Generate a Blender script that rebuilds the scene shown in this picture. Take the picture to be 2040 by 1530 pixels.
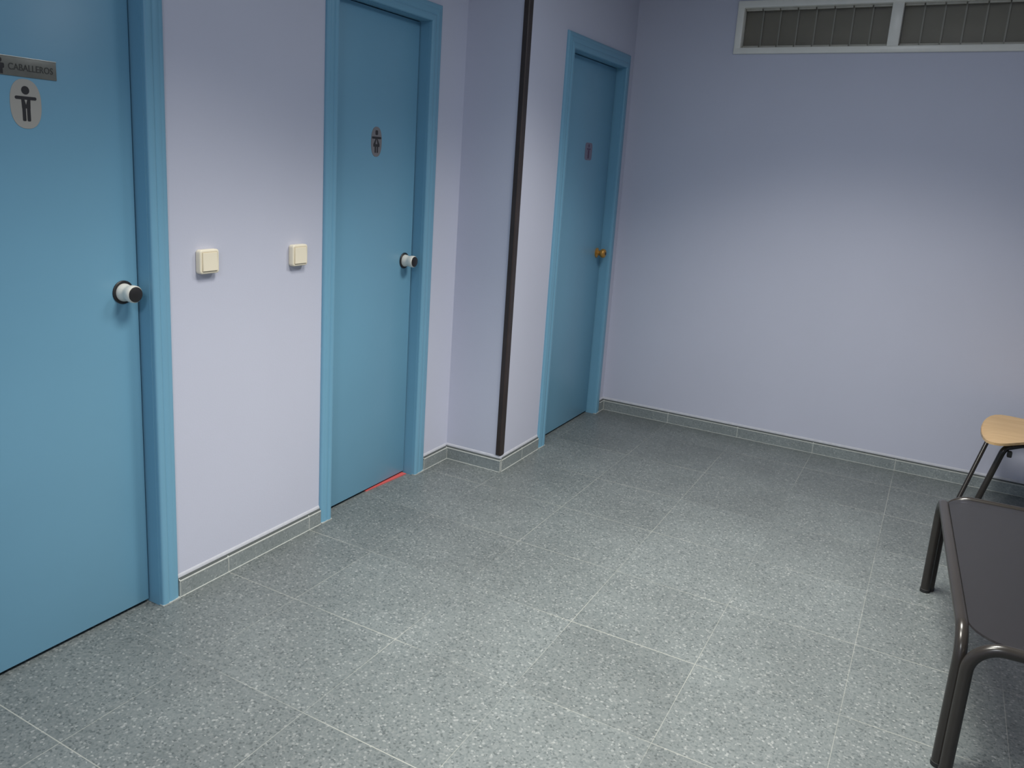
import bpy, bmesh, math, random
from mathutils import Vector, Matrix

for o in list(bpy.data.objects):
    bpy.data.objects.remove(o)
sc = bpy.context.scene
COL = sc.collection
PI = math.pi

# ------------------------------------------------------------------ camera
cam = bpy.data.cameras.new('camera')
cam.sensor_fit = 'HORIZONTAL'
cam.sensor_width = 36.0
cam.lens = 1608.044 * 36.0 / 2040.0
cam.shift_x = 39.91 / 2040.0
cam.shift_y = -75.47 / 2040.0
cam.clip_start = 0.02
co = bpy.data.objects.new('camera', cam)
co.location = (2.01842, -1.35156, 1.44874)
co.rotation_euler = (1.34933503, -0.05975341, 0.51485133)
COL.objects.link(co)
sc.camera = co

# ------------------------------------------------------------------ world, lights, exposure
w = bpy.data.worlds.new('night')
w.use_nodes = True
w.node_tree.nodes['Background'].inputs[0].default_value = (0.02, 0.022, 0.03, 1)
w.node_tree.nodes['Background'].inputs[1].default_value = 0.4
sc.world = w
sc.view_settings.view_transform = 'Standard'
sc.view_settings.look = 'None'
sc.view_settings.gamma = 1.0
sc.view_settings.use_curve_mapping = False
sc.view_settings.exposure = 0.0

CEIL = 2.62


def area(name, loc, sx, sy, power, spread, color=(1.0, 0.985, 0.95), rot=(0, 0, 0)):
    l = bpy.data.lights.new(name, 'AREA')
    l.shape = 'RECTANGLE'
    l.size = sx
    l.size_y = sy
    l.energy = power
    l.color = color
    l.spread = math.radians(spread)
    o = bpy.data.objects.new(name, l)
    o.location = loc
    o.rotation_euler = rot
    COL.objects.link(o)
    return o


# recessed louvred ceiling lamps: narrow cones, plus an added wide bluish ambient fill at each
LAMPS = [('near', 1.25, 0.30, 26, 98, 3.0), ('far', 1.66, 1.56, 29, 114, 9.5), ('behind', 1.8, -2.2, 12, 136, 34.0)]
for nm, lx, ly, pn, sp, pw in LAMPS:
    area('ceiling_lamp_' + nm, (lx, ly, CEIL - 0.012), 0.58, 0.58, pn, sp, (1.0, 0.97, 0.88))
    area('ceiling_lamp_glow_' + nm, (lx, ly, CEIL - 0.014), 0.58, 0.58, pw, 172, (0.86, 0.92, 1.0))

# ------------------------------------------------------------------ node helpers


def newmat(name):
    m = bpy.data.materials.new(name)
    m.use_nodes = True
    nt = m.node_tree
    b = nt.nodes['Principled BSDF']
    return m, nt, b


def N(nt, t, **k):
    n = nt.nodes.new(t)
    for a, v in k.items():
        setattr(n, a, v)
    return n


def plain(name, col, rough=0.5, metal=0.0, spec=0.5, noise=0.0, nscale=20, bump=0.0, bscale=80, coat=0.0):
    m, nt, b = newmat(name)
    b.inputs['Roughness'].default_value = rough
    b.inputs['Metallic'].default_value = metal
    b.inputs['Specular IOR Level'].default_value = spec
    b.inputs['Coat Weight'].default_value = coat
    tc = N(nt, 'ShaderNodeTexCoord')
    nz = N(nt, 'ShaderNodeTexNoise')
    nz.inputs['Scale'].default_value = nscale
    nz.inputs['Detail'].default_value = 4
    nt.links.new(tc.outputs['Object'], nz.inputs['Vector'])
    mp = N(nt, 'ShaderNodeMapRange')
    mp.inputs[1].default_value = 0.3
    mp.inputs[2].default_value = 0.7
    mp.inputs[3].default_value = 1 - noise
    mp.inputs[4].default_value = 1 + noise
    nt.links.new(nz.outputs[0], mp.inputs[0])
    vm = N(nt, 'ShaderNodeVectorMath', operation='SCALE')
    vm.inputs[0].default_value = col
    nt.links.new(mp.outputs[0], vm.inputs['Scale'])
    nt.links.new(vm.outputs[0], b.inputs['Base Color'])
    if bump:
        n2 = N(nt, 'ShaderNodeTexNoise')
        n2.inputs['Scale'].default_value = bscale
        n2.inputs['Detail'].default_value = 3
        nt.links.new(tc.outputs['Object'], n2.inputs['Vector'])
        bp = N(nt, 'ShaderNodeBump')
        bp.inputs['Strength'].default_value = bump
        bp.inputs['Distance'].default_value = 0.002
        nt.links.new(n2.outputs[0], bp.inputs['Height'])
        nt.links.new(bp.outputs[0], b.inputs['Normal'])
    return m


GX, GY, T = 0.3196, 0.4904, 0.412


def terrazzo(name, grid=True, gain=1.0, keep=1.0):
    m, nt, b = newmat(name)
    L = nt.links.new
    tc = N(nt, 'ShaderNodeTexCoord')
    P = tc.outputs['Object']
    # chips: two sizes of cells with random tone
    v1 = N(nt, 'ShaderNodeTexVoronoi')
    v1.inputs['Scale'].default_value = 185
    v2 = N(nt, 'ShaderNodeTexVoronoi')
    v2.inputs['Scale'].default_value = 100
    L(P, v1.inputs['Vector'])
    L(P, v2.inputs['Vector'])
    s1 = N(nt, 'ShaderNodeSeparateColor')
    L(v1.outputs['Color'], s1.inputs[0])
    s2 = N(nt, 'ShaderNodeSeparateColor')
    L(v2.outputs['Color'], s2.inputs[0])
    r1 = N(nt, 'ShaderNodeValToRGB')
    e = r1.color_ramp
    e.interpolation = 'CONSTANT'
    cols = [(0.0, (0.15, 0.175, 0.18)), (0.08, (0.225, 0.26, 0.265)), (0.30, (0.27, 0.305, 0.31)), (0.66, (0.30, 0.335, 0.338)),
            (0.88, (0.35, 0.38, 0.38)), (0.965, (0.52, 0.545, 0.54))]
    e.elements[0].position = 0
    e.elements[0].color = (*[c * gain for c in cols[0][1]], 1)
    e.elements[1].position = cols[1][0]
    e.elements[1].color = (*[c * gain for c in cols[1][1]], 1)
    for p, c in cols[2:]:
        q = e.elements.new(p)
        q.color = (*[x * gain for x in c], 1)
    L(s1.outputs[0], r1.inputs[0])
    # larger chips only where random value is high and near the cell centre
    g1 = N(nt, 'ShaderNodeMath', operation='GREATER_THAN')
    g1.inputs[1].default_value = 0.86
    L(s2.outputs[0], g1.inputs[0])
    g2 = N(nt, 'ShaderNodeMath', operation='LESS_THAN')
    g2.inputs[1].default_value = 0.42
    L(v2.outputs['Distance'], g2.inputs[0])
    g3 = N(nt, 'ShaderNodeMath', operation='MULTIPLY')
    L(g1.outputs[0], g3.inputs[0])
    L(g2.outputs[0], g3.inputs[1])
    r2 = N(nt, 'ShaderNodeValToRGB')
    r2.color_ramp.interpolation = 'CONSTANT'
    r2.color_ramp.elements[0].color = (0.17 * gain, 0.20 * gain, 0.21 * gain, 1)
    r2.color_ramp.elements[1].position = 0.40
    r2.color_ramp.elements[1].color = (0.45 * gain, 0.48 * gain, 0.48 * gain, 1)
    L(s2.outputs[1], r2.inputs[0])
    mx = N(nt, 'ShaderNodeMix', data_type='RGBA')
    L(g3.outputs[0], mx.inputs['Factor'])
    L(r1.outputs[0], mx.inputs['A'])
    L(r2.outputs[0], mx.inputs['B'])
    soft = N(nt, 'ShaderNodeMix', data_type='RGBA')
    soft.inputs['Factor'].default_value = keep
    soft.inputs['A'].default_value = (0.30 * gain, 0.335 * gain, 0.338 * gain, 1)
    L(mx.outputs['Result'], soft.inputs['B'])
    cur = soft.outputs['Result']
    # cloudy tone over the slabs
    nz = N(nt, 'ShaderNodeTexNoise')
    nz.inputs['Scale'].default_value = 3.0
    nz.inputs['Detail'].default_value = 5
    L(P, nz.inputs['Vector'])
    mr = N(nt, 'ShaderNodeMapRange')
    mr.inputs[1].default_value = 0.3
    mr.inputs[2].default_value = 0.7
    mr.inputs[3].default_value = 0.90
    mr.inputs[4].default_value = 1.10
    L(nz.outputs[0], mr.inputs[0])
    tone = mr.outputs[0]
    if grid:
        mp = N(nt, 'ShaderNodeVectorMath', operation='SUBTRACT')
        mp.inputs[1].default_value = (GX, GY, 0)
        L(P, mp.inputs[0])
        ms = N(nt, 'ShaderNodeVectorMath', operation='SCALE')
        ms.inputs['Scale'].default_value = 1 / T
        L(mp.outputs[0], ms.inputs[0])
        fl = N(nt, 'ShaderNodeVectorMath', operation='FLOOR')
        L(ms.outputs[0], fl.inputs[0])
        wn = N(nt, 'ShaderNodeTexWhiteNoise', noise_dimensions='2D')
        L(fl.outputs[0], wn.inputs['Vector'])
        m2 = N(nt, 'ShaderNodeMapRange')
        m2.inputs[3].default_value = 0.93
        m2.inputs[4].default_value = 1.07
        L(wn.outputs['Value'], m2.inputs[0])
        mm = N(nt, 'ShaderNodeMath', operation='MULTIPLY')
        L(tone, mm.inputs[0])
        L(m2.outputs[0], mm.inputs[1])
        tone = mm.outputs[0]
        fr = N(nt, 'ShaderNodeVectorMath', operation='FRACTION')
        L(ms.outputs[0], fr.inputs[0])
        sp = N(nt, 'ShaderNodeSeparateXYZ')
        L(fr.outputs[0], sp.inputs[0])
        outs = []
        for i, wd in ((0, 0.0022), (1, 0.0034)):
            a = N(nt, 'ShaderNodeMath', operation='SUBTRACT')
            a.inputs[1].default_value = 0.5
            L(sp.outputs[i], a.inputs[0])
            c = N(nt, 'ShaderNodeMath', operation='ABSOLUTE')
            L(a.outputs[0], c.inputs[0])
            d = N(nt, 'ShaderNodeMath', operation='GREATER_THAN')
            d.inputs[1].default_value = 0.5 - wd
            L(c.outputs[0], d.inputs[0])
            # the grout is worn away here and there
            outs.append(d.outputs[0])
        nw = N(nt, 'ShaderNodeTexNoise')
        nw.inputs['Scale'].default_value = 1.6
        L(P, nw.inputs['Vector'])
        mw = N(nt, 'ShaderNodeMapRange')
        mw.inputs[1].default_value = 0.40
        mw.inputs[2].default_value = 0.62
        mw.inputs[3].default_value = 0.15
        mw.inputs[4].default_value = 0.95
        L(nw.outputs[0], mw.inputs[0])
        k = N(nt, 'ShaderNodeMath', operation='MAXIMUM')
        L(outs[0], k.inputs[0])
        L(outs[1], k.inputs[1])
        k2 = N(nt, 'ShaderNodeMath', operation='MULTIPLY')
        L(k.outputs[0], k2.inputs[0])
        L(mw.outputs[0], k2.inputs[1])
    sc1 = N(nt, 'ShaderNodeVectorMath', operation='SCALE')
    L(cur, sc1.inputs[0])
    L(tone, sc1.inputs['Scale'])
    cur = sc1.outputs[0]
    if grid:
        m3 = N(nt, 'ShaderNodeMix', data_type='RGBA')
        m3.inputs['B'].default_value = (0.34, 0.345, 0.315, 1)
        L(k2.outputs[0], m3.inputs['Factor'])
        L(cur, m3.inputs['A'])
        cur = m3.outputs['Result']
    L(cur, b.inputs['Base Color'])
    b.inputs['Roughness'].default_value = 0.42
    b.inputs['Specular IOR Level'].default_value = 0.35
    return m


M = {}
M['wall'] = plain('lavender_wall_paint', (0.575, 0.59, 0.70), 0.62, spec=0.25, noise=0.012, nscale=2.5, bump=0.12, bscale=160)
M['ceil'] = plain('ceiling_paint', (0.74, 0.74, 0.72), 0.8, spec=0.2)
M['floor'] = terrazzo('terrazzo_floor', gain=0.50, keep=0.85)
M['skirt'] = terrazzo('terrazzo_skirting', grid=False, gain=0.86, keep=0.45)
M['grout'] = plain('pale_grout', (0.42, 0.44, 0.42), 0.8, noise=0.1, nscale=60)
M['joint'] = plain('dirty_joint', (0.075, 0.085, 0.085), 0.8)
M['caulk'] = plain('white_caulk', (0.50, 0.51, 0.56), 0.7, noise=0.06, nscale=40)
M['blue'] = plain('blue_gloss_paint', (0.180, 0.39, 0.54), 0.34, spec=0.4, noise=0.02, nscale=3, bump=0.06, bscale=60)
M['brown'] = plain('dark_brown_guard', (0.036, 0.025, 0.023), 0.5, noise=0.15, nscale=8)
M['cream'] = plain('cream_plastic', (0.89, 0.81, 0.64), 0.35)
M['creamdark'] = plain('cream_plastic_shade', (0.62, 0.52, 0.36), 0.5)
M['black'] = plain('black_plastic', (0.016, 0.015, 0.016), 0.45)
M['knob'] = plain('satin_nickel', (0.86, 0.82, 0.73), 0.38, metal=0.05)
M['brass'] = plain('worn_brass', (0.52, 0.27, 0.06), 0.4, metal=0.5)
M['signplate'] = plain('brushed_grey_plate', (0.20, 0.20, 0.175), 0.38, metal=0.3, noise=0.05, nscale=50)
M['signedge'] = plain('bright_plate_edge', (0.75, 0.75, 0.68), 0.3, metal=0.5)
M['ink'] = plain('dark_ink', (0.028, 0.026, 0.028), 0.5)
M['inkgrey'] = plain('engraved_ink', (0.055, 0.055, 0.05), 0.5)
M['sticker'] = plain('pale_grey_sticker', (0.42, 0.40, 0.36), 0.45)
M['sticker2'] = plain('grey_sticker', (0.21, 0.20, 0.21), 0.45)
M['sticker3'] = plain('faded_sticker', (0.20, 0.185, 0.25), 0.45)
M['fadedink'] = plain('faded_ink', (0.10, 0.055, 0.11), 0.5)
M['red'] = plain('red_strip', (0.62, 0.115, 0.11), 0.5)
M['alu'] = plain('white_frame', (0.86, 0.84, 0.77), 0.3, noise=0.02, nscale=30)
M['slat'] = plain('brown_grey_slat', (0.30, 0.275, 0.235), 0.55, noise=0.05, nscale=12)
M['slatedge'] = plain('slat_edge', (0.46, 0.44, 0.40), 0.5)
M['clip'] = plain('rail_clip', (0.46, 0.44, 0.38), 0.45, noise=0.08, nscale=30)
M['tube'] = plain('dark_bronze_tube', (0.030, 0.026, 0.023), 0.25, metal=0.0, spec=0.5, noise=0.06, nscale=14)
M['rubber'] = plain('black_rubber', (0.02, 0.02, 0.02), 0.7)

# plywood
m, nt, b = newmat('varnished_plywood')
tc = N(nt, 'ShaderNodeTexCoord')
mp = N(nt, 'ShaderNodeMapping')
mp.inputs['Scale'].default_value = (3, 30, 30)
wv = N(nt, 'ShaderNodeTexNoise')
wv.inputs['Scale'].default_value = 2.2
wv.inputs['Detail'].default_value = 5
cr = N(nt, 'ShaderNodeValToRGB')
cr.color_ramp.elements[0].position = 0.3
cr.color_ramp.elements[0].color = (0.62, 0.40, 0.19, 1)
cr.color_ramp.elements[1].position = 0.7
cr.color_ramp.elements[1].color = (0.72, 0.49, 0.25, 1)
nt.links.new(tc.outputs['Object'], mp.inputs[0])
nt.links.new(mp.outputs[0], wv.inputs['Vector'])
nt.links.new(wv.outputs[0], cr.inputs[0])
nt.links.new(cr.outputs[0], b.inputs['Base Color'])
b.inputs['Roughness'].default_value = 0.4
M['ply'] = m


def glass(name, tint, ior=1.45, rough=0.02, dust=0.0):
    m = bpy.data.materials.new(name)
    m.use_nodes = True
    nt = m.node_tree
    nt.nodes.clear()
    out = N(nt, 'ShaderNodeOutputMaterial')
    tr = N(nt, 'ShaderNodeBsdfTransparent')
    tr.inputs[0].default_value = (*tint, 1)
    gl = N(nt, 'ShaderNodeBsdfGlossy')
    gl.inputs['Roughness'].default_value = rough
    fr = N(nt, 'ShaderNodeFresnel')
    fr.inputs[0].default_value = ior
    mx = N(nt, 'ShaderNodeMixShader')
    nt.links.new(fr.outputs[0], mx.inputs[0])
    nt.links.new(tr.outputs[0], mx.inputs[1])
    nt.links.new(gl.outputs[0], mx.inputs[2])
    last = mx
    if dust:
        df = N(nt, 'ShaderNodeBsdfDiffuse')
        df.inputs[0].default_value = (0.35, 0.34, 0.36, 1)
        m2 = N(nt, 'ShaderNodeMixShader')
        m2.inputs[0].default_value = dust
        nt.links.new(mx.outputs[0], m2.inputs[1])
        nt.links.new(df.outputs[0], m2.inputs[2])
        last = m2
    nt.links.new(last.outputs[0], out.inputs[0])
    return m


M['smoked'] = glass('smoked_glass', (0.50, 0.49, 0.51), rough=0.16, dust=0.035)
M['pane'] = glass('clear_glass', (0.93, 0.93, 0.91), ior=1.3, rough=0.45)

# ------------------------------------------------------------------ mesh helpers


class MB:
    def __init__(s):
        s.bm = bmesh.new()
        s.mats = []

    def mi(s, m):
        if m not in s.mats:
            s.mats.append(m)
        return s.mats.index(m)

    def _merge(s, tmp, mat, smooth):
        idx = s.mi(mat)
        for f in tmp.faces:
            f.material_index = idx
            f.smooth = smooth
        me = bpy.data.meshes.new('t')
        tmp.to_mesh(me)
        tmp.free()
        s.bm.from_mesh(me)
        bpy.data.meshes.remove(me)

    def box(s, a, b, mat, bev=0.0, seg=2):
        t = bmesh.new()
        bmesh.ops.create_cube(t, size=1.0)
        c = [(a[i] + b[i]) / 2 for i in range(3)]
        d = [abs(b[i] - a[i]) for i in range(3)]
        for v in t.verts:
            v.co = Vector([c[i] + v.co[i] * d[i] for i in range(3)])
        if bev:
            bmesh.ops.bevel(t, geom=t.edges[:], offset=bev, segments=seg, affect='EDGES', profile=0.5)
        s._merge(t, mat, False)
        return s

    def prism(s, pts, axis, a, b, mat, smooth=False, bev=0.0):
        """closed 2-D outline extruded along axis from a to b; pts given in the two other axes in order"""
        t = bmesh.new()
        o = [i for i in range(3) if i != axis]

        def mk(p, z):
            v = [0, 0, 0]
            v[o[0]], v[o[1]], v[axis] = p[0], p[1], z
            return t.verts.new(v)
        A = [mk(p, a) for p in pts]
        B = [mk(p, b) for p in pts]
        fa = t.faces.new(A)
        fb = t.faces.new(B[::-1])
        for i in range(len(pts)):
            j = (i + 1) % len(pts)
            t.faces.new((A[i], B[i], B[j], A[j]))
        bmesh.ops.recalc_face_normals(t, faces=t.faces[:])
        if bev:
            ed = list(set(list(fa.edges) + list(fb.edges)))
            bmesh.ops.bevel(t, geom=ed, offset=bev, segments=3, affect='EDGES', profile=0.5)
        s._merge(t, mat, smooth)
        return s

    def lathe(s, prof, origin, axis, mat, seg=40):
        """prof: list of (distance along axis, radius)"""
        t = bmesh.new()
        ax = Vector(axis).normalized()
        u = ax.orthogonal().normalized()
        v = ax.cross(u)
        O = Vector(origin)
        rings = []
        for d, r in prof:
            if r < 1e-6:
                rings.append([t.verts.new(O + ax * d)])
            else:
                rings.append([t.verts.new(O + ax * d + (u * math.cos(2 * PI * i / seg) + v * math.sin(2 * PI * i / seg)) * r) for i in range(seg)])
        for A, B in zip(rings[:-1], rings[1:]):
            for i in range(seg):
                j = (i + 1) % seg
                if len(A) == 1 and len(B) == 1:
                    continue
                if len(A) == 1:
                    t.faces.new((A[0], B[i], B[j]))
                elif len(B) == 1:
                    t.faces.new((A[i], B[0], A[j]))
                else:
                    t.faces.new((A[i], B[i], B[j], A[j]))
        bmesh.ops.recalc_face_normals(t, faces=t.faces[:])
        s._merge(t, mat, True)
        return s

    def tube(s, path, r, mat, seg=20, cap=True):
        t = bmesh.new()
        P = [Vector(p) for p in path]
        n = len(P)
        tan = []
        for i in range(n):
            a = P[max(i - 1, 0)]
            c = P[min(i + 1, n - 1)]
            tan.append((c - a).normalized())
        u = tan[0].orthogonal().normalized()
        rings = []
        for i in range(n):
            u = (u - tan[i] * u.dot(tan[i])).normalized()
            v = tan[i].cross(u)
            rings.append([t.verts.new(P[i] + (u * math.cos(2 * PI * k / seg) + v * math.sin(2 * PI * k / seg)) * r) for k in range(seg)])
        for A, B in zip(rings[:-1], rings[1:]):
            for k in range(seg):
                j = (k + 1) % seg
                t.faces.new((A[k], B[k], B[j], A[j]))
        if cap:
            t.faces.new(rings[0][::-1])
            t.faces.new(rings[-1])
        bmesh.ops.recalc_face_normals(t, faces=t.faces[:])
        s._merge(t, mat, True)
        return s

    def build(s, name, parent=None, loc=None, rotz=0.0, autosmooth=True):
        me = bpy.data.meshes.new(name)
        s.bm.to_mesh(me)
        s.bm.free()
        for m in s.mats:
            me.materials.append(m)
        if autosmooth:
            try:
                me.set_sharp_from_angle(angle=math.radians(40))
            except Exception:
                pass
        o = bpy.data.objects.new(name, me)
        COL.objects.link(o)
        if parent is not None:
            o.parent = parent
        if loc is not None:
            o.location = loc
        o.rotation_euler[2] = rotz
        return o


def fillet(pts, radii, n=10):
    """polyline with rounded corners"""
    P = [Vector(p) for p in pts]
    out = [P[0]]
    for i in range(1, len(P) - 1):
        r = radii[i - 1] if isinstance(radii, (list, tuple)) else radii
        a, c, b_ = P[i - 1], P[i], P[i + 1]
        d1 = (a - c).normalized()
        d2 = (b_ - c).normalized()
        th = d1.angle(d2)
        if th > PI - 0.02:
            out.append(c)
            continue
        L = min(r / math.tan(th / 2), (a - c).length * 0.49, (b_ - c).length * 0.49)
        s, e = c + d1 * L, c + d2 * L
        rr = L * math.tan(th / 2)
        cen = c + (d1 + d2).normalized() * (rr / math.sin(th / 2))
        v0, v1 = s - cen, e - cen
        for k in range(n + 1):
            t = k / n
            ang = v0.angle(v1)
            v = (v0 * math.sin((1 - t) * ang) + v1 * math.sin(t * ang)) / math.sin(ang)
            out.append(cen + v)
    out.append(P[-1])
    return out


def rrect(x0, y0, x1, y1, r, n=8):
    pts = []
    for cx, cy, a0 in ((x1 - r, y1 - r, 0), (x0 + r, y1 - r, 90), (x0 + r, y0 + r, 180), (x1 - r, y0 + r, 270)):
        for k in range(n + 1):
            a = math.radians(a0 + 90 * k / n)
            pts.append((cx + r * math.cos(a), cy + r * math.sin(a)))
    return pts


def ellipse(cx, cy, a, b_, n=48, p=2.0):
    out = []
    for k in range(n):
        t = 2 * PI * k / n
        c, s = math.cos(t), math.sin(t)
        out.append((cx + a * math.copysign(abs(c) ** (2 / p), c), cy + b_ * math.copysign(abs(s) ** (2 / p), s)))
    return out


def empty(name, loc=(0, 0, 0), rotz=0.0):
    o = bpy.data.objects.new(name, None)
    o.empty_display_size = 0.05
    o.location = loc
    o.rotation_euler[2] = rotz
    COL.objects.link(o)
    return o


def tag(o, label=None, cat=None, group=None, kind=None):
    if label:
        o['label'] = label
    if cat:
        o['category'] = cat
    if group:
        o['group'] = group
    if kind:
        o['kind'] = kind
    return o


# ------------------------------------------------------------------ room shell
D, PX, YP = 3.2522, 0.3044, 1.9204
XR, YF = 4.4, -3.2
HI, HO = 2.015, 2.090
WT = 0.12
EPS = 0.0

tag(MB().box((-1.0, YF - WT, -0.05), (XR + WT, D + WT, 0.0), M['floor']).build('floor'),
    'blue grey speckled terrazzo tile floor with thin pale joints', 'floor', kind='structure')
tag(MB().box((-0.13, YF - WT, CEIL), (XR + WT, D + WT, CEIL + 0.06), M['ceil']).build('ceiling'),
    'plain white ceiling above the lavender walls', 'ceiling', kind='structure')

# openings (y0, y1) of the doors
D1 = (-0.44, 0.2130)
D2 = (1.0323, 1.6206)
D3 = (2.4013, 3.1135)
JB = 0.004   # the wall stops just outside the jamb lining

wl = MB()
for a, c in ((YF, D1[0] - 0.02), (D1[1] + 0.02, D2[0] - 0.02), (D2[1] + 0.02, YP + WT)):
    wl.box((-WT, a, 0), (0, c, CEIL), M['wall'])
for a, c in (D1, D2):
    wl.box((-WT, a - 0.02, HI + 0.02), (0, c + 0.02, CEIL), M['wall'])
tag(wl.build('wall_left'), 'lavender painted wall with the two nearer blue doors', 'wall', kind='structure')

wp = MB()
wp.box((0.0, YP, 0), (PX - WT, YP + WT, CEIL), M['wall'])
wp.box((PX - WT, YP, 0), (PX, D3[0] - 0.02, CEIL), M['wall'])
wp.box((PX - WT, D3[1] + 0.02, 0), (PX, D + WT, CEIL), M['wall'])
wp.box((PX - WT, D3[0] - 0.02, HI + 0.02), (PX, D3[1] + 0.02, CEIL), M['wall'])
tag(wp.build('wall_recess'), 'lavender wall stepping forward beyond the second door, holding the farthest door', 'wall', kind='structure')

# back wall with window hole
WX0, WX1, WZ0, WZ1 = 0.862, 2.404, 2.102, 2.368
FW = 0.036
wb = MB()
wb.box((PX, D, 0), (XR + WT, D + WT, WZ0 + 0.02), M['wall'])
wb.box((PX, D, WZ1 - 0.02), (XR + WT, D + WT, CEIL), M['wall'])
wb.box((PX, D, WZ0 + 0.02), (WX0 + 0.02, D + WT, WZ1 - 0.02), M['wall'])
wb.box((WX1 - 0.02, D, WZ0 + 0.02), (XR + WT, D + WT, WZ1 - 0.02), M['wall'])
tag(wb.build('wall_back'), 'wide lavender end wall below the high strip window', 'wall', kind='structure')
tag(MB().box((XR, YF, 0), (XR + WT, D, CEIL), M['wall']).build('wall_right'),
    'lavender side wall on the chair side of the room', 'wall', kind='structure')
tag(MB().box((-WT, YF - WT, 0), (XR + WT, YF, CEIL), M['wall']).build('wall_front'),
    'lavender wall behind the viewpoint', 'wall', kind='structure')

# ------------------------------------------------------------------ corner guard
g = MB()
g.prism([(PX - 0.021, YP - 0.004), (PX + 0.001, YP - 0.005), (PX + 0.005, YP - 0.001), (PX + 0.004, YP + 0.034), (PX, YP + 0.034),
         (PX, YP), (PX - 0.021, YP)], 2, 0.080, CEIL, M['brown'])
tag(g.build('trim_1'), 'thin dark brown strip covering the projecting wall corner', 'corner guard', kind='structure')

# ------------------------------------------------------------------ skirting
SK, ST = 0.0555, 0.012


def skirting(name, p0, p1, nrm, joints, label, ends=(False, False)):
    """p0->p1 along the wall, nrm into the room, joints = distances from p0"""
    b = MB()
    p0, p1 = Vector((*p0, 0)), Vector((*p1, 0))
    d = (p1 - p0)
    L = d.length
    d.normalize()
    n = Vector((*nrm, 0))

    def strip(prof, a, c, mat):
        t = bmesh.new()
        A = [t.verts.new(p0 + d * a + n * q[0] + Vector((0, 0, q[1]))) for q in prof]
        B = [t.verts.new(p0 + d * c + n * q[0] + Vector((0, 0, q[1]))) for q in prof]
        t.faces.new(A)
        t.faces.new(B[::-1])
        for i in range(len(prof)):
            j = (i + 1) % len(prof)
            t.faces.new((A[i], B[i], B[j], A[j]))
        bmesh.ops.recalc_face_normals(t, faces=t.faces[:])
        b._merge(t, mat, False)
    body = [(0, 0), (ST, 0), (ST, SK), (ST - 0.002, SK + 0.002), (0.003, SK + 0.0105), (0, SK + 0.0105)]
    cuts = [0] + sorted(joints) + [L]
    gw = 0.0025
    for i in range(len(cuts) - 1):
        a = cuts[i] + (gw if i else (0.0035 if ends[0] else 0))
        c = cuts[i + 1] - (gw if i < len(cuts) - 2 else (0.0035 if ends[1] else 0))
        strip(body, a, c, M['skirt'])
    for j in joints:
        strip([(0, 0), (ST + 0.0006, 0), (ST + 0.0006, SK + 0.001), (0.003, SK + 0.010), (0, SK + 0.010)], j - gw, j + gw, M['grout'])
    # pale line along the upper arris, caulk bead against the wall, grout at the floor
    strip([(ST - 0.0026, SK - 0.001), (ST + 0.0008, SK - 0.0022), (ST + 0.0008, SK + 0.0012), (ST - 0.002, SK + 0.003)], 0, L, M['grout'])
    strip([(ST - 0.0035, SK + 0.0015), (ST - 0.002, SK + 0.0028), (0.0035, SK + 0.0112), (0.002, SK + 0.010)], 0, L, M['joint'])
    strip([(0, SK + 0.009), (0.0045, SK + 0.009), (0.004, SK + 0.014), (0.0012, SK + 0.021), (0, SK + 0.022)], 0, L, M['caulk'])
    strip([(ST - 0.001, 0), (ST + 0.003, 0), (ST + 0.003, 0.0009), (ST - 0.001, 0.002)], 0, L, M['grout'])
    for k, e in enumerate(ends):
        if e:
            x = 0 if k == 0 else L - 0.004
            strip([(0, 0), (ST + 0.001, 0), (ST + 0.001, SK + 0.0015), (0.003, SK + 0.010), (0, SK + 0.010)], x, x + 0.004, M['grout'])
    o = b.build(name)
    tag(o, label, 'skirting', kind='structure')
    return o


def js(a, c, g0):
    k = math.ceil((a - g0) / T)
    out = []
    while g0 + k * T < c - 0.012:
        if g0 + k * T > a + 0.012:
            out.append(g0 + k * T - a)
        k += 1
    return out


TR = 0.0145
skirting('baseboard_left', (0, 0.2825), (0, 0.9705), (1, 0), js(0.2825, 0.9705, GY), 'low terrazzo skirting between the first and second blue doors', (True, False))
skirting('baseboard_left', (0, 1.7018), (0, YP - ST), (1, 0), [], 'short terrazzo skirting piece between second door and wall step', (True, True))
skirting('baseboard_recess', (0, YP), (PX + ST, YP), (0, -1), [], 'terrazzo skirting under the narrow face of the wall step', (True, True))
skirting('baseboard_recess', (PX, YP), (PX, 2.328), (1, 0), js(YP, 2.328, GY), 'terrazzo skirting between brown corner strip and farthest door', (True, False))
skirting('baseboard_recess', (PX, 3.176), (PX, D - ST), (1, 0), [], 'tiny terrazzo skirting stub beside the farthest door', (False, False))
skirting('baseboard_back', (PX, D), (XR, D), (0, -1), js(PX, XR, GX), 'long terrazzo skirting along the end wall', (True, False))
skirting('baseboard_left', (0, YF), (0, -0.5115), (1, 0), js(YF, -0.5115, GY), 'terrazzo skirting before the first blue door', (False, False))
skirting('baseboard_right', (XR, D - ST), (XR, YF), (-1, 0), js(0, D - ST - YF, 0.2), 'terrazzo skirting of the chair side wall')

# ------------------------------------------------------------------ doors
REC = 0.045


def architrave_profile(w):
    # across (0 = opening edge .. w = outer edge), height off the wall
    return [(0.0015, 0), (0.0015, 0.0100), (0.0025, 0.0135), (0.0055, 0.0160), (0.0100, 0.0172), (w * 0.30, 0.0172), (w * 0.36, 0.0160), (w * 0.40, 0.0135),
            (w * 0.43, 0.0138), (w * 0.46, 0.0148), (w * 0.72, 0.0148), (w * 0.76, 0.0132),
            (w * 0.80, 0.0136), (w - 0.006, 0.0120), (w - 0.002, 0.0095), (w, 0.006), (w, 0)]


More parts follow.
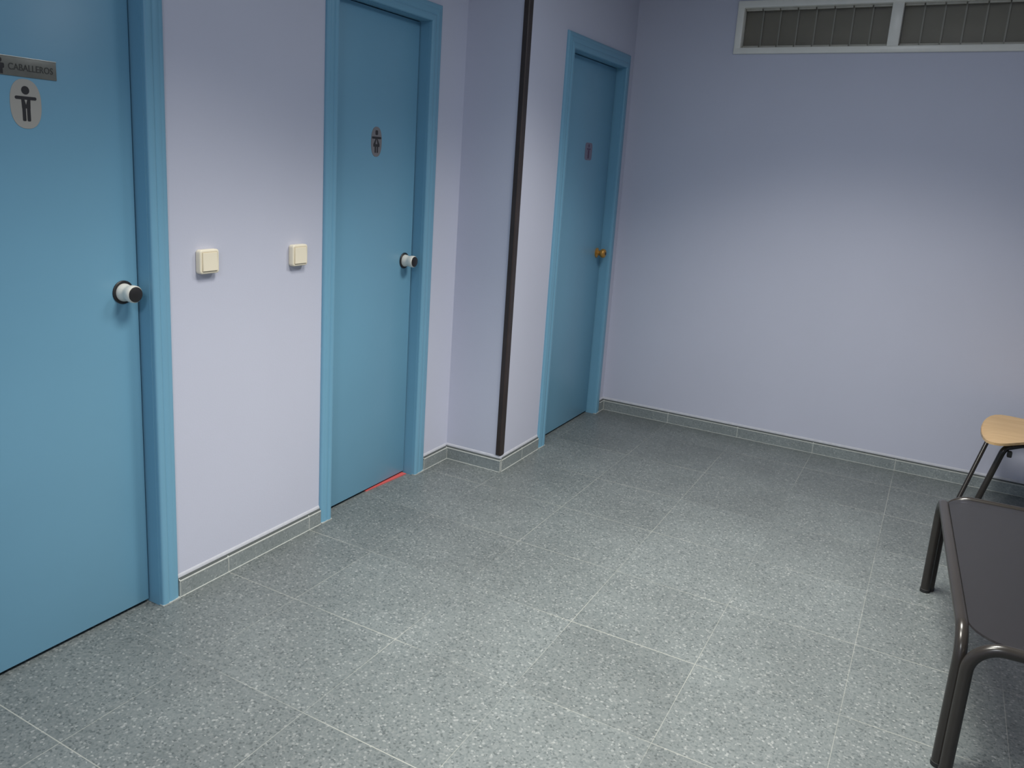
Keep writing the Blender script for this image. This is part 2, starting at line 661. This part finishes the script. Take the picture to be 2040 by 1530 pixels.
def make_door(name, y0, y1, xw, wl_, wr_, label, hand):
    root = empty(name, (xw, (y0 + y1) / 2, 0))
    yc = (y0 + y1) / 2
    tag(root, label, 'door', kind='structure')
    a, c = y0 - yc, y1 - yc
    # leaf
    lf = MB().box((-REC - 0.038, a + 0.0045, 0.012), (-REC, c - 0.0045, HI - 0.004), M['blue'], bev=0.0015)
    leaf = lf.build('door_leaf', root)
    # lining (jamb + head) with a stop behind the leaf
    j = MB()
    th = 0.018
    j.box((-WT + 0.001, a - th, 0), (0.0005, a, HI + th), M['blue'])
    j.box((-WT + 0.001, c, 0), (0.0005, c + th, HI + th), M['blue'])
    j.box((-WT + 0.001, a, HI), (0.0005, c, HI + th), M['blue'])
    j.box((-WT + 0.002, a, 0), (-REC - 0.0400, a + 0.014, HI), M['blue'])
    j.box((-WT + 0.002, c - 0.014, 0), (-REC - 0.0400, c, HI), M['blue'])
    j.box((-WT + 0.002, a, HI - 0.014), (-REC - 0.0400, c, HI), M['blue'])
    j.build('door_lining', root)
    # mitred architrave: sweep profile along left leg, head, right leg
    H = 0.075

    def leg(side):
        t = bmesh.new()
        w_ = wl_ if side < 0 else wr_
        y = a if side < 0 else c
        prof = architrave_profile(w_)
        bot = [t.verts.new((x, y + side * u, 0.0)) for u, x in prof]
        top = [t.verts.new((x, y + side * u, HI + u * H / w_)) for u, x in prof]
        t.faces.new(bot)
        t.faces.new(top[::-1])
        for i in range(len(prof)):
            k = (i + 1) % len(prof)
            t.faces.new((bot[i], top[i], top[k], bot[k]))
        bmesh.ops.recalc_face_normals(t, faces=t.faces[:])
        return t

    for side in (-1, 1):
        m_ = MB()
        m_._merge(leg(side), M['blue'], True)
        # bead of grout at the foot
        y = a if side < 0 else c
        w_ = wl_ if side < 0 else wr_
        m_.box((0, min(y, y + side * w_), 0), (0.018, max(y, y + side * w_), 0.004), M['grout'])
        m_.build('architrave', root)
    t = bmesh.new()
    profL, profR = architrave_profile(wl_), architrave_profile(wr_)
    A = [t.verts.new((x, a - u, HI + u * H / wl_)) for u, x in profL]
    B = [t.verts.new((x, c + u, HI + u * H / wr_)) for u, x in profR]
    t.faces.new(A)
    t.faces.new(B[::-1])
    for i in range(len(A)):
        k = (i + 1) % len(A)
        t.faces.new((A[i], B[i], B[k], A[k]))
    bmesh.ops.recalc_face_normals(t, faces=t.faces[:])
    m_ = MB()
    m_._merge(t, M['blue'], True)
    m_.build('architrave_head', root)
    return root, yc


def make_knob(root, y, z, style):
    """y relative to the door root"""
    o = (-REC, y, z)
    if style == 'nickel':
        k = MB()
        k.lathe([(0.0, 0.0), (0.0, 0.0262), (0.004, 0.0262), (0.010, 0.0250), (0.017, 0.0228), (0.023, 0.0222), (0.028, 0.0232), (0.034, 0.0250),
                 (0.042, 0.0255), (0.049, 0.0250), (0.052, 0.0230), (0.052, 0.0)], (o[0] + 0.0035, y, z), (1, 0, 0), M['knob'])
        kn = k.build('door_knob', root)
        MB().lathe([(0.0, 0), (0.0, 0.0345), (0.0025, 0.0345), (0.0042, 0.0325), (0.0042, 0)], o, (1, 0, 0), M['black']).build('rosette', kn)['label'] = 'black round plate behind the knob'
        MB().lathe([(0.0, 0), (0.0, 0.0222), (0.002, 0.0222), (0.0028, 0.021), (0.0032, 0)], (o[0] + 0.0548, y, z), (1, 0, 0), M['black']).build('end_cap', kn)['label'] = 'black disc on the end of the knob'
    else:
        k = MB()
        k.lathe([(0.0, 0.0), (0.0, 0.0285), (0.004, 0.0285), (0.007, 0.020), (0.013, 0.0135), (0.020, 0.0135), (0.026, 0.020), (0.033, 0.0255),
                 (0.042, 0.0265), (0.050, 0.0235), (0.054, 0.017), (0.055, 0.0)], o, (1, 0, 0), M['brass'])
        kn = k.build('door_knob', root)
        kn['label'] = 'brass door knob'
        MB().lathe([(0.0, 0), (0.0, 0.008), (0.002, 0.008), (0.002, 0)], (o[0] + 0.0545, y, z), (1, 0, 0), M['black']).build('lock_button', kn)


d1, yc1 = make_door('door_1', D1[0], D1[1], 0.0, 0.068, 0.068, 'nearest blue door, carrying the grey name plate', 1)
d2, yc2 = make_door('door_2', D2[0], D2[1], 0.0, 0.061, 0.081, 'middle blue door, right of the two light switches', 1)
d3, yc3 = make_door('door_3', D3[0], D3[1], PX, 0.072, 0.060, 'farthest blue door, with a brass knob', 1)
make_knob(d1, 0.1590 - yc1, 1.0215, 'nickel')
make_knob(d2, 1.5611 - yc2, 1.0135, 'nickel')
make_knob(d3, 3.052 - yc3, 0.985, 'brass')

# red strip lying under the middle door
tag(MB().prism([(-0.080, 1.335), (-0.046, 1.335), (-0.026, 1.612), (-0.080, 1.612)], 2, 0.0, 0.0045, M['red']).build('rubber_strip'),
    'thin red strip on the floor under the middle blue door', 'strip')

# ------------------------------------------------------------------ window
FX0, FX1 = WX0, WX1
win = empty('window_1', ((FX0 + FX1) / 2, D, WZ0))
tag(win, 'long narrow high window with white frame in the end wall', 'window', kind='structure')
wx, wz = (FX0 + FX1) / 2, WZ0


def wbx(m_, x0, y0, z0, x1, y1, z1, mat, bev=0.0):
    m_.box((x0 - wx, y0, z0 - wz), (x1 - wx, y1, z1 - wz), mat, bev)


f = MB()
wbx(f, FX0, -0.016, WZ0, FX1, 0.07, WZ0 + FW - 0.004, M['alu'], 0.005)
wbx(f, FX0, -0.016, WZ1 - FW, FX1, 0.07, WZ1, M['alu'], 0.005)
wbx(f, FX0, -0.0155, WZ0 + 0.003, FX0 + FW, 0.07, WZ1 - 0.003, M['alu'], 0.005)
wbx(f, FX1 - FW, -0.0155, WZ0 + 0.003, FX1, 0.07, WZ1 - 0.003, M['alu'], 0.005)
f.build('window_frame', win)
MC = 1.633
f = MB()
wbx(f, MC - 0.026, -0.013, WZ0 + 0.028, MC + 0.026, 0.06, WZ1 - FW + 0.004, M['alu'], 0.003)
f.build('mullion', win)
for x0, x1 in ((FX0 + FW, MC - 0.026), (MC + 0.026, FX1 - FW)):
    g = MB()
    wbx(g, x0 + 0.001, 0.030, WZ0 + FW, x1 - 0.001, 0.034, WZ1 - FW, M['pane'])
    pane = g.build('pane', win)
    s = MB()
    n = int(round((x1 - x0) / 0.0868))
    stp = (x1 - x0) / n
    rnd = random.Random(3)
    for i in range(n):
        xa, xb = x0 + i * stp, x0 + (i + 1) * stp
        off = rnd.uniform(-0.001, 0.001)
        pts = [(xa + 0.001 - wx, 0.052 + off), (xb + 0.004 - wx, 0.044 + off), (xb + 0.004 - wx, 0.0455 + off), (xa + 0.001 - wx, 0.0535 + off)]
        s.prism(pts, 2, WZ0 + FW - wz - 0.002, WZ1 - FW - wz, M['slat'])
        if i < n - 1:
            s.prism([(xb - 0.003 - wx, 0.0425 + off), (xb + 0.004 - wx, 0.0415 + off), (xb + 0.004 - wx, 0.044 + off), (xb - 0.003 - wx, 0.0445 + off)], 2,
                    WZ0 + FW - wz, WZ1 - FW - wz, M['slatedge'])
    s.build('blind_slats', win)['label'] = 'brown grey vertical slats behind the pane'
    r = MB()
    for i in range(n):
        xa, xb = x0 + i * stp, x0 + (i + 1) * stp
        wbx(r, xa + 0.003, 0.012, WZ0 + FW - 0.006, xb - 0.003, 0.026, WZ0 + FW + 0.0075, M['clip'], 0.001)
        wbx(r, xa + 0.003, 0.012, WZ1 - FW - 0.011, xb - 0.003, 0.026, WZ1 - FW + 0.004, M['clip'], 0.001)
    r.build('slat_rails', win)

# ------------------------------------------------------------------ light switches


def make_switch(label, y, z):
    root = empty('light_switch', (0, y, z))
    tag(root, label, 'light switch', 'surface switches between the doors')
    h = 0.038
    MB().prism(rrect(-h, -h, h, h, 0.010), 0, 0.0, 0.022, M['cream'], bev=0.004).build('housing', root)
    k = MB()
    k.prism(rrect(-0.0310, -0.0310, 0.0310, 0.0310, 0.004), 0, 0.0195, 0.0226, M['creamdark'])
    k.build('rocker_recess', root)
    rk = MB()
    t = bmesh.new()
    y0, y1, z0, z1 = -0.0292, 0.0292, -0.0292, 0.0292
    v = [t.verts.new(p) for p in ((0.020, y0, z0), (0.020, y1, z0), (0.020, y1, z1), (0.020, y0, z1),
                                  (0.0262, y0, z0), (0.0262, y1, z0), (0.0242, y1, z1), (0.0242, y0, z1))]
    for q in ((3, 2, 1, 0), (4, 5, 6, 7), (0, 1, 5, 4), (1, 2, 6, 5), (2, 3, 7, 6), (3, 0, 4, 7)):
        t.faces.new([v[i] for i in q])
    bmesh.ops.recalc_face_normals(t, faces=t.faces[:])
    bmesh.ops.bevel(t, geom=t.edges[:], offset=0.0012, segments=2, affect='EDGES')
    rk._merge(t, M['cream'], False)
    rk.build('rocker', root)
    return root


make_switch('cream square light switch nearer the first blue door', 0.4215, 1.0990)
make_switch('cream square light switch nearer the middle blue door', 0.8300, 1.0920)

# ------------------------------------------------------------------ signs
LX = -REC


def text_mesh(txt, size, mat, name, parent, y, z, x, sy=1.0, ext=0.0004):
    cu = bpy.data.curves.new('t', 'FONT')
    cu.body = txt
    cu.size = size
    cu.extrude = ext
    cu.align_x = 'CENTER'
    cu.align_y = 'CENTER'
    to = bpy.data.objects.new('t', cu)
    COL.objects.link(to)
    bpy.context.view_layer.update()
    me = bpy.data.meshes.new_from_object(to.evaluated_get(bpy.context.evaluated_depsgraph_get()))
    bpy.data.objects.remove(to)
    # text x -> +y, text y -> +z, text z -> +x
    for v in me.vertices:
        a, b_, c = v.co
        v.co = (c + x, a * sy + y, b_ + z)
    me.materials.clear()
    me.materials.append(mat)
    o = bpy.data.objects.new(name, me)
    COL.objects.link(o)
    o.parent = parent
    return o


def figure(parent, y, z, s, x, mat, kind):
    """toilet pictogram drawn in the plane of the door; s = total height"""
    m_ = MB()
    t0 = x
    lay = [x + 0.0005]

    def up():
        # every stroke a hair above the last, so that none lie in one plane
        lay[0] += 0.00006
        return lay[0]
    hr = 0.115 * s

    def bx(y0, z0, y1, z1):
        m_.box((t0, y + y0 * s, z + z0 * s), (up(), y + y1 * s, z + z1 * s), mat)
    if kind == 'woman':
        m_.prism(rrect(y - 0.085 * s, z + 0.27 * s, y + 0.085 * s, z + 0.46 * s, 0.05 * s), 0, t0, up(), mat)
    else:
        m_.prism(ellipse(y, z + 0.37 * s, hr, hr), 0, t0, up(), mat)
    # arms held straight out
    m_.prism(rrect(y - 0.31 * s, z + 0.115 * s, y + 0.31 * s, z + 0.205 * s, 0.044 * s), 0, t0, up(), mat)
    if kind == 'man':
        # trunk with a V at the neck, then two legs
        m_.prism([(y - 0.13 * s, z + 0.13 * s), (y - 0.045 * s, z + 0.13 * s), (y, z - 0.03 * s), (y, z - 0.10 * s), (y - 0.12 * s, z - 0.10 * s)], 0, t0, up(), mat)
        m_.prism([(y + 0.13 * s, z + 0.13 * s), (y + 0.045 * s, z + 0.13 * s), (y, z - 0.03 * s), (y, z - 0.10 * s), (y + 0.12 * s, z - 0.10 * s)], 0, t0, up(), mat)
        bx(-0.12, -0.12, 0.12, -0.055)
        for sg in (-1, 1):
            m_.prism(rrect(y + (0.066 * sg - 0.048) * s, z - 0.47 * s, y + (0.066 * sg + 0.048) * s, z - 0.08 * s, 0.03 * s), 0, t0, up(), mat)
    else:
        # flared dress with an open V, then two short legs
        m_.prism([(y - 0.05 * s, z + 0.14 * s), (y + 0.00 * s, z + 0.14 * s), (y - 0.07 * s, z - 0.10 * s), (y - 0.20 * s, z - 0.10 * s)], 0, t0, up(), mat)
        m_.prism([(y + 0.05 * s, z + 0.14 * s), (y - 0.00 * s, z + 0.14 * s), (y + 0.07 * s, z - 0.10 * s), (y + 0.20 * s, z - 0.10 * s)], 0, t0, up(), mat)
        bx(-0.20, -0.20, 0.20, -0.09)
        for sg in (-1, 1):
            bx(0.07 * sg - 0.04, -0.44, 0.07 * sg + 0.04, -0.19)
    o = m_.build('figure', parent)
    return o


# name plate on the first door
pl = empty('name_plate', (LX, -0.108, 1.6135))
tag(pl, 'grey rectangular plate with engraved capitals on the nearest blue door', 'sign')
MB().box((0, -0.098, -0.0225), (0.0022, 0.098, 0.0225), M['signplate'], bev=0.0008).build('plate', pl)
MB().box((0.0, -0.098, 0.0222), (0.0036, 0.098, 0.0242), M['signedge'], bev=0.0005).build('top_edge', pl)['label'] = 'bright upper edge of the plate'
text_mesh('CABALLEROS', 0.0225, M['inkgrey'], 'lettering', pl, 0.031, -0.0015, 0.0026, sy=0.86)
ic = MB()
ic.prism(ellipse(-0.0475, 0.0120, 0.0062, 0.0062), 0, 0.0020, 0.00290, M['ink'])
ic.prism(rrect(-0.0590, -0.0070, -0.0360, 0.0050, 0.003), 0, 0.0020, 0.00280, M['ink'])
ic.box((0.0020, -0.0550, -0.0200), (0.00285, -0.0485, -0.005), M['ink'])
ic.box((0.0020, -0.0465, -0.0200), (0.00285, -0.0400, -0.005), M['ink'])
ic.build('plate_icon', pl)


def sticker(label, x, y, z, a, b_, mat, ink, kind, s, p=2.4):
    root = empty('pictogram_sticker', (x, y, z))
    tag(root, label, 'sticker', 'toilet pictogram stickers on the doors')
    MB().prism(ellipse(0, 0, a, b_, p=p), 0, 0.0, 0.0010, mat).build('backing', root)
    figure(root, 0, 0, s, 0.0009, ink, kind)
    return root


sticker('large pale oval sticker of a man, below the grey name plate', LX, -0.0945, 1.5265, 0.0400, 0.0600, M['sticker'], M['ink'], 'man', 0.089)
sticker('oval sticker of a woman on the middle blue door', LX, 1.3390, 1.5095, 0.0345, 0.0590, M['sticker2'], M['ink'], 'woman', 0.098)
sticker('small faded sticker of a man on the farthest blue door', PX - REC, 2.8060, 1.5475, 0.048, 0.046, M['sticker3'], M['fadedink'], 'man', 0.080, p=6)

# ------------------------------------------------------------------ smoked glass low table
TH = 0.372          # centre height of the frame tubes
TR_ = 0.0155        # tube radius
ang = math.atan2(0.061, 1.056)
tb = empty('coffee_table', (2.152, 1.866, 0), ang)
tag(tb, 'low side table with smoked glass top on dark bronze bent tube legs', 'table')
LEN, WID = 1.045, 0.60
SP = 0.016
BR = 0.075


def tubepart(name, pts, r, rad, mat=None, feet=True, parent=None):
    m_ = MB()
    m_.tube(fillet(pts, rad, 12), r, mat or M['tube'], 24)
    o = m_.build(name, parent)
    if feet:
        for p in (pts[0], pts[-1]):
            MB().lathe([(0, 0), (0, r * 1.05), (0.012, r * 1.08), (0.014, r * 0.9), (0.014, 0)], (p[0], p[1], 0.0), (0, 0, 1), M['rubber'], 24).build('foot_cap', o)
    return o


# local frame: +x across (to the right), -y towards the viewpoint
tubepart('side_hoop', [(0, -0.010, 0.004), (0, -0.010, TH), (0, -LEN + 0.010, TH), (0, -LEN + 0.010, 0.004)], TR_, BR, parent=tb)
tubepart('side_hoop', [(WID, -0.010, 0.004), (WID, -0.010, TH), (WID, -LEN + 0.010, TH), (WID, -LEN + 0.010, 0.004)], TR_, BR, parent=tb)
tubepart('end_hoop', [(SP, 0.013, 0.004), (SP, 0.013, TH), (WID - SP, 0.013, TH), (WID - SP, 0.013, 0.004)], TR_, BR, parent=tb)
tubepart('end_hoop', [(SP, -LEN - 0.014, 0.004), (SP, -LEN - 0.014, TH), (WID - SP, -LEN - 0.014, TH), (WID - SP, -LEN - 0.014, 0.004)], TR_, BR, parent=tb)
gi = TR_ - 0.001
gm = MB()
cc = 0.075
x0, x1, y0, y1 = gi, WID - gi, -LEN - 0.014 + gi, 0.013 - gi
out = []
for cx, cy, sx, sy in ((x1, y1, -1, -1), (x0, y1, 1, -1), (x0, y0, 1, 1), (x1, y0, -1, 1)):
    # concave-free softened chamfer at each corner
    p_a = Vector((cx + sx * cc, cy, 0))
    p_b = Vector((cx, cy + sy * cc, 0))
    pc = Vector((cx + sx * cc * 0.22, cy + sy * cc * 0.22, 0))
    seq = []
    for k in range(7):
        t_ = k / 6
        q = p_a * (1 - t_) ** 2 + pc * 2 * t_ * (1 - t_) + p_b * t_ ** 2
        seq.append((q.x, q.y))
    if (sx, sy) in ((-1, -1), (1, 1)):
        seq = seq[::-1]
    out += seq
gm.prism(out, 2, TH + 0.003, TH + 0.009, M['smoked'])
gm.build('glass_top', tb)['label'] = 'smoked grey glass top'
# ------------------------------------------------------------------ plywood chair behind the table
ZS = 0.405
ch = empty('plywood_chair', (2.36, 2.80, 0))
tag(ch, 'chair with pale plywood seat and thin dark splayed tube legs behind the table', 'chair')
CO = Vector((2.36, 2.80, 0))


def loc(p):
    v = Vector(p) - CO
    return (v.x, v.y, v.z)


r_ = 0.0125
near = [(2.280, 2.605, 0.004), (2.3708, 2.584, ZS), (2.446, 2.690, ZS), (2.740, 2.720, ZS - 0.006), (2.83, 2.660, 0.004)]
far = [(2.250, 2.880, 0.004), (2.372, 3.115, ZS), (2.450, 3.150, ZS), (2.740, 3.040, ZS - 0.006), (2.83, 3.080, 0.004)]
tubepart('leg_hoop', [loc(p) for p in near], r_, [0.030, 0.030, 0.05, 0.05], parent=ch)
tubepart('leg_hoop', [loc(p) for p in far], r_ * 0.8, [0.030, 0.030, 0.05, 0.05], parent=ch)
m_ = MB()
m_.tube(fillet([loc((2.71, 2.65, ZS - 0.012)), loc((2.79, 2.66, 0.60)), loc((2.84, 2.68, 0.80)), loc((2.84, 2.97, 0.80)), loc((2.79, 2.99, 0.60)), loc((2.71, 3.0, ZS - 0.012))],
               [0.2, 0.05, 0.05, 0.2], 10), 0.010, M['tube'], 18)
m_.build('back_frame', ch)
# seat: softly dished plywood shell with a rolled front edge
t = bmesh.new()
NU, NV = 28, 28
OUT = [(2.285, 2.730, 2.745), (2.2865, 2.665, 2.800), (2.291, 2.610, 2.845), (2.299, 2.565, 2.900), (2.311, 2.535, 2.950), (2.327, 2.520, 2.995),
       (2.347, 2.520, 3.030), (2.372, 2.538, 3.052), (2.405, 2.575, 3.056), (2.445, 2.620, 3.048), (2.50, 2.655, 3.034), (2.56, 2.676, 3.020),
       (2.64, 2.688, 3.008), (2.70, 2.694, 3.000), (2.735, 2.706, 2.988), (2.760, 2.730, 2.965), (2.774, 2.765, 2.930), (2.780, 2.830, 2.865)]
NU, NV = len(OUT) - 1, 24


def seat_pt(i, j, off):
    x, lo, hi = OUT[i]
    v = -1 + 2 * j / NV
    y = lo + (hi - lo) * j / NV
    z = ZS + 0.016 + 0.006 * abs(v) ** 3
    if x < 2.345:
        z -= 0.012 * ((2.345 - x) / 0.06) ** 2     # waterfall front
    z += 0.10 * max(0, x - 2.62)
    return Vector(loc((x, y, z + off)))


grid = {}
for side, off in ((0, 0.0), (1, 0.011)):
    for i in range(NU + 1):
        for j in range(NV + 1):
            grid[side, i, j] = t.verts.new(seat_pt(i, j, off))
for side in (0, 1):
    for i in range(NU):
        for j in range(NV):
            q = [grid[side, i, j], grid[side, i + 1, j], grid[side, i + 1, j + 1], grid[side, i, j + 1]]
            t.faces.new(q if side else q[::-1])
for j in (0, NV):
    for i in range(NU):
        t.faces.new((grid[0, i, j], grid[0, i + 1, j], grid[1, i + 1, j], grid[1, i, j]))
for i in (0, NU):
    for j in range(NV):
        t.faces.new((grid[0, i, j], grid[0, i, j + 1], grid[1, i, j + 1], grid[1, i, j]))
bmesh.ops.recalc_face_normals(t, faces=t.faces[:])
sm = MB()
sm._merge(t, M['ply'], True)
sm.build('seat', ch)['label'] = 'pale varnished plywood seat'
bk = MB()
pts = []
for k in range(13):
    a = -1 + k / 6
    pts.append((2.825 + 0.018 * (1 - a * a) - CO.x, 2.825 + a * 0.19 - CO.y))
pts += [(p[0] - 0.010, p[1]) for p in pts[::-1]]
bk.prism(pts, 2, 0.64, 0.80, M['ply'], bev=0.003)
bk.build('backrest', ch)
MB().box(loc((2.384, 2.572, ZS - 0.036)), loc((2.402, 2.596, ZS - 0.010)), M['rubber'], bev=0.004).build('stacking_buffer', ch)['label'] = 'small black rubber stacking buffer'
